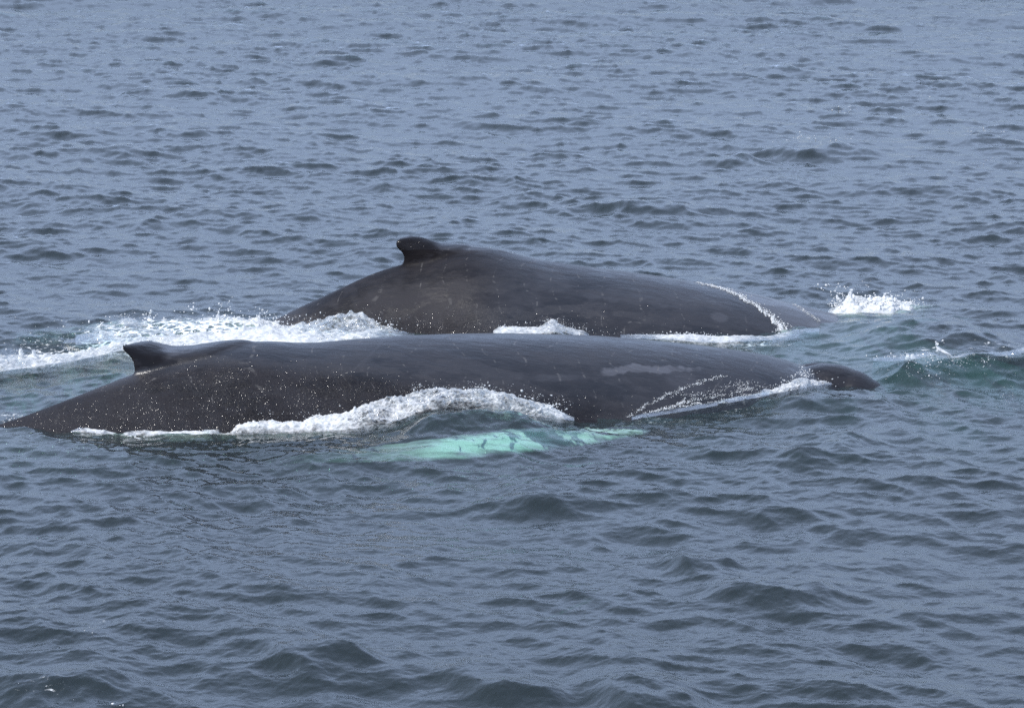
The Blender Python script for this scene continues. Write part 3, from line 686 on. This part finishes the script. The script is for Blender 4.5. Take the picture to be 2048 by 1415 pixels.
for i, (x0, y0, x1, y1) in enumerate([(438, 648, 436, 628), (450, 642, 458, 634), (466, 645, 462, 636), (482, 648, 482, 638), (196, 655, 205, 644), (520, 646, 518, 630), (300, 640, 297, 634)]):
    a.jet(*jet(None, [PY(x0, y0, 40.8), PY((x0 + x1) / 2 + 1, (y0 + y1) / 2, 40.8), PY(x1, y1, 40.8)], [.035, .014, .012], 7 + i))
a.drops(*spray_at([(40, 700, 12, 8, 38.5, 20, .01), (260, 630, 18, 4, 41, 26, .009), (300, 632, 8, 6, 41, 14, .012), (380, 620, 12, 6, 41, 9, .012), (450, 622, 16, 10, 40.9, 36, .012), (460, 604, 8, 4, 40.9, 4, .013), (520, 636, 30, 8, 40.8, 60, .011), (560, 648, 16, 6, 40.8, 30, .011), (170, 660, 60, 14, 40.6, 50, .008), (130, 680, 60, 12, 39.8, 40, .008), (650, 640, 50, 8, 40.4, 70, .008), (760, 652, 25, 8, 40.3, 60, .009), (340, 660, 90, 14, 40.3, 150, .010)], 8))
a.make("wake_foam", "broad white churned wake reaching from the left edge to the farther whale's tail", "foam")
# 3 foam at the far whale's waterline
a = Acc()
a.bank(*foam_bank([(985, 672, 39.9, 662, 40.3, .9), (1000, 672, 39.9, 652, 40.3, 1.1), (1040, 672, 39.9, 650, 40.3, .95), (1080, 672, 40.0, 652, 40.35, .75), (1105, 672, 40.0, 640, 40.4, .75), (1130, 673, 40.0, 650, 40.4, .6), (1160, 674, 40.1, 662, 40.4, .5), (1180, 676, 40.1, 668, 40.4, .3)], rows=44, step=.012, amp=.04, lip=.05, seed=9))
a.drops(*spray_at([(1130, 656, 24, 9, 40.3, 110, .006), (1100, 645, 12, 5, 40.3, 30, .008), (1030, 652, 30, 4, 40.3, 26, .008), (1200, 664, 30, 4, 40.3, 30, .005)], 10))
a.make("flank_foam", "small white foam tuft at the middle of the farther whale's waterline", "foam")
a = Acc()
a.bank(*foam_bank([(1240, 676, 39.9, 669, 40.25, .35), (1300, 678, 39.9, 669, 40.25, .6), (1340, 680, 39.9, 668, 40.3, .8), (1400, 684, 39.8, 669, 40.3, .85), (1440, 685, 39.8, 672, 40.3, .7), (1490, 684, 39.8, 671, 40.3, .6), (1540, 680, 39.9, 671, 40.3, .45), (1570, 674, 40.1, 664, 40.5, .5), (1600, 668, 40.3, 660, 40.6, .25), (1640, 662, 40.5, 656, 40.8, .1)], rows=30, step=.012, amp=.026, lip=.02, seed=11))
a.drops(*spray_at([(1370, 668, 40, 2, 40.25, 60, .007), (1560, 662, 12, 4, 40.4, 24, .007)], 12))
a.make("flank_foam", "thin white foam line lapping the farther whale's shoulder, above the nearer whale's back", "foam")
# 4 lip of the water film crossing the far whale's head
def on_far(px_, py_):
    d = far_y(px_)
    o, r = np.array([0, 0, CAMH]), ray(px_, py_); r = r / np.linalg.norm(r)
    h, loc, nor, idx = far_whale.ray_cast(Vector(o), Vector(r))
    return (np.array(loc), np.array(nor)) if h else (None, None)
bpy.context.view_layer.update()
a = Acc(); cs, rs = [], []; r = np.random.default_rng(5)
seq = [(1390, 563.5), (1437, 575), (1465, 586), (1490, 600), (1522, 620), (1545, 641), (1558, 655), (1566, 668)]
for k in range(2300):
    t = r.random(); px_ = np.interp(t, np.linspace(0, 1, len(seq)), [q[0] for q in seq]); py_ = np.interp(t, np.linspace(0, 1, len(seq)), [q[1] for q in seq])
    px_ += 5 * math.sin(t * 40) * t + 2 * math.sin(t * 97) + r.exponential() * (1.8 + 5 * t) * (.3 + abs(math.sin(t * 23))); py_ += r.normal() * 1.6
    l, nn = on_far(px_, py_)
    if l is not None: cs.append(l + nn * .004); rs.append(.002 + .006 * r.random() ** 2 * (.5 + t))
for k in range(260):
    t = r.random(); l, nn = on_far(1585 + 55 * t + r.normal() * 2, 606 + 36 * t + r.normal() * 1.5)
    if l is not None: cs.append(l + nn * .003); rs.append(.0015 + .003 * r.random())
a.drops(*droplets(cs, rs, 3))
a.make("head_foam", "thin frothy white line running down across the farther whale's head", "foam")
# 5 splash ahead of the far whale
a = Acc()
a.bank(*foam_bank([(1655, 628, 42.1, 622, 42.5, .7), (1672, 626, 42.1, 614, 42.6, .9), (1688, 626, 42.1, 600, 42.6, 1.4), (1700, 626, 42.1, 593, 42.7, 1.7), (1715, 626, 42.1, 599, 42.7, 1.7), (1730, 626, 42.1, 598, 42.8, 1.7), (1745, 626, 42.1, 591, 42.8, 1.7), (1770, 626, 42.1, 592, 42.8, 1.7), (1785, 626, 42.1, 592, 42.8, 1.6), (1800, 626, 42.2, 598, 42.9, 1.5), (1820, 624, 42.3, 607, 42.9, 1.0), (1840, 620, 42.6, 613, 43.0, .5), (1880, 618, 42.8, 614, 43.1, .2)], rows=60, step=.011, amp=.075, lip=.09, seed=13, dens_edge=.15))
for i, (x0, y0, x1, y1, q) in enumerate([(1699, 600, 1702, 579, .05), (1696, 602, 1699, 585, .05), (1768, 596, 1769, 587, .03), (1739, 598, 1740, 591, .035), (1782, 598, 1783, 592, .035), (1676, 622, 1676, 614, .02), (1690, 606, 1694, 593, .04), (1712, 604, 1711, 596, .03)]):
    a.jet(*jet(None, [PY(x0, y0, 42.5), PY((x0 + x1) / 2 + .6, (y0 + y1) / 2, 42.5), PY(x1, y1 + 2, 42.5), PY(x1, y1, 42.5)], [q, q * .4, q * .3, q * .45], 30 + i), d=2.0)
a.drops(*spray_at([(1676, 596, 9, 8, 42.5, 34, .014), (1673, 612, 9, 6, 42.5, 36, .014), (1660, 574, 14, 5, 42.6, 12, .010), (1700, 576, 8, 4, 42.5, 6, .011), (1722, 570, 14, 4, 42.6, 8, .009), (1715, 600, 20, 6, 42.5, 40, .012), (1770, 596, 30, 6, 42.5, 70, .012), (1825, 606, 14, 4, 42.5, 24, .010)], 15))
a.make("head_splash", "bright white splash thrown up ahead of the farther whale's snout", "splash")
# 6 right end of the near whale
a = Acc()
a.bank(*foam_bank([(1520, 790, 36.2, 782, 36.5, .4), (1550, 786, 36.3, 776, 36.6, .8), (1575, 782, 36.4, 768, 36.7, .9), (1600, 778, 36.5, 757, 36.8, .8), (1615, 774, 36.6, 752, 36.9, .85), (1625, 771, 36.75, 760, 37.0, .9), (1650, 769, 36.95, 763, 37.1, .8), (1664, 769, 37.02, 767, 37.1, .4)], rows=36, step=.009, amp=.045, lip=.06, seed=17))
a.drops(*spray_at([(1612, 748, 10, 5, 36.8, 60, .007), (1605, 738, 5, 9, 36.8, 26, .004), (1590, 762, 16, 7, 36.6, 50, .007), (1635, 764, 20, 4, 36.9, 30, .007), (1560, 774, 20, 5, 36.5, 40, .007)], 19))
a.make("head_splash", "small broken splash at the nearer whale's head below the blowholes", "splash")
# 7 streaky film on the near whale's shoulder
def on_near(px_, py_):
    r_ = ray(px_, py_); r_ = r_ / np.linalg.norm(r_)
    h, loc, nor, idx = near_whale.ray_cast(Vector((0, 0, CAMH)), Vector(r_))
    return (np.array(loc), np.array(nor)) if h else (None, None)
a = Acc(); cs, rs = [], []; r = np.random.default_rng(9)
def streak(seq, n, sp, r0, caster):
    for k in range(int(n * 1.5)):
        t = r.random(); px_ = np.interp(t, np.linspace(0, 1, len(seq)), [q[0] for q in seq]) + r.normal() * sp * (1 + 1.5 * t) + 3 * math.sin(t * 31 + seq[0][0]); py_ = np.interp(t, np.linspace(0, 1, len(seq)), [q[1] for q in seq]) + r.normal() * sp * .5 + 1.5 * math.sin(t * 53)
        l, nn = caster(px_, py_)
        if l is not None and l[2] > -.05: cs.append(l + nn * .002); rs.append(.5 * r0 * (.3 + r.random() ** 2 * 1.4))
streak([(1255, 833), (1300, 806), (1350, 783), (1400, 764), (1450, 750)], 420, 2.5, .007, on_near)
streak([(1265, 836), (1330, 816), (1380, 800), (1420, 795), (1470, 785), (1500, 775)], 380, 3.0, .007, on_near)
streak([(1300, 822), (1370, 811), (1440, 803), (1490, 792), (1540, 783)], 420, 2.5, .009, on_near)
streak([(1340, 790), (1400, 790), (1450, 775), (1500, 765)], 200, 6, .006, on_near)
streak([(1360, 812), (1368, 797), (1378, 806), (1400, 806)], 90, 1.2, .008, on_near)
streak([(1480, 762), (1500, 780), (1530, 770)], 120, 8, .006, on_near)
a.drops(*droplets(cs, rs, 4))
a.bank(*foam_bank([(1262, 840, 35.4, 834, 35.55, .05), (1310, 832, 35.5, 824, 35.7, .12), (1370, 822, 35.6, 812, 35.85, .18), (1430, 812, 35.75, 803, 36.0, .22), (1490, 800, 35.9, 792, 36.2, .25), (1540, 790, 36.1, 782, 36.4, .3)], rows=24, step=.01, amp=.02, seed=21))
a.make("shoulder_foam", "thin streaks of froth sliding down the nearer whale's shoulder beside its pale flipper", "foam")
# 8 broken crest at the right
a = Acc()
a.bank(*foam_bank([(1745, 722, 37.40, 719, 37.70, .0), (1780, 722, 37.50, 715, 37.80, .12), (1810, 720, 37.60, 711, 37.90, .4), (1840, 716, 37.70, 708, 38.00, .4), (1860, 714, 37.70, 706, 38.00, .35), (1900, 716, 37.70, 712, 37.90, .2), (1960, 712, 37.70, 708, 38.00, .25), (2010, 712, 37.70, 705, 38.00, .3), (2050, 706, 37.70, 700, 38.00, .3), (2100, 702, 37.70, 696, 38.00, .2)], rows=26, step=.012, amp=.03, lip=.03, seed=23))
a.jet(*jet(None, [PY(1904, 713, 37.80), PY(1892, 705, 37.80), PY(1878, 698, 37.80), PY(1873, 690, 37.80), PY(1874, 687, 37.80)], [.012, .03, .028, .012, .022], 40))
a.jet(*jet(None, [PY(1826, 716, 37.80), PY(1824, 712, 37.80), PY(1825, 708, 37.80)], [.03, .018, .012], 41)); a.jet(*jet(None, [PY(1815, 716, 37.80), PY(1816, 710, 37.80), PY(1814, 707, 37.80)], [.03, .018, .016], 42))
a.drops(*spray_at([(1880, 684, 6, 3, 37.80, 5, .010), (1810, 714, 26, 4, 37.80, 50, .009), (1900, 722, 40, 6, 37.50, 40, .006), (1840, 740, 60, 10, 37.00, 70, .005), (1960, 716, 40, 5, 37.70, 30, .006), (1965, 696, 20, 4, 38.00, 5, .006)], 24))
a.make("crest_foam", "scraps of white froth and a curled jet on the dark crest right of the nearer whale", "foam")
# 9 scattered froth bits in the foreground and distance
a = Acc()
cs, rs = [], []; r = np.random.default_rng(44)
for (px_, py_, sx, sy, n, rad) in [(60, 1390, 60, 18, 5, .006), (190, 1262, 12, 8, 7, .004), (200, 1398, 50, 4, 3, .008), (1640, 272, 40, 6, 30, .010), (1965, 258, 26, 5, 22, .010), (1970, 318, 12, 3, 8, .009), (1850, 190, 10, 4, 5, .010), (30, 830, 30, 5, 40, .008), (10, 834, 12, 3, 25, .009), (262, 284, 6, 2, 6, .01), (640, 106, 10, 3, 10, .012), (1700, 213, 20, 3, 14, .012)]:
    for k in range(n):
        q = G(px_ + r.normal() * sx, py_ + r.normal() * sy, .05); z = sea_z(q[0], q[1])[0]; q = np.array([q[0], q[1], z + .004]); cs.append(q); rs.append(.6 * rad * (.5 + r.random()))
a.drops(*droplets(cs, rs, 5))
a.make("froth_flecks", "scattered tiny white flecks of froth on the open waves", "froth")

# bubbles riding on the crest at the right
def bubble(px_, py_, Yd, r_, label):
    c = PY(px_, py_, Yd); ph = np.linspace(.02, np.pi * .56, 18); th = np.linspace(0, 2 * np.pi, 36, endpoint=False)
    V = np.array([[[r_ * math.sin(p) * math.cos(t), r_ * math.sin(p) * math.sin(t), r_ * math.cos(p)] for t in th] for p in ph]).reshape(-1, 3)
    Q = grid_quads(len(ph), 36, wrap=True); V = np.vstack([V, [[0, 0, r_]]]); j = np.arange(36); T = np.stack([np.full(36, len(V) - 1), j, (j + 1) % 36], -1)
    o = link("bubble", mesh_np("bubble", V, quads=Q, tris=T, mats=[M_BUB]), label, "bubble", "clear bubbles on the crest at the right"); o.location = Vector(c)
bubble(1849, 712, 37.62, .058, "clear round bubble with one bright glint, beside the curled jet of water")
bubble(2029, 714, 37.70, .085, "larger clear bubble speckled with glints near the right edge, on the dark crest")
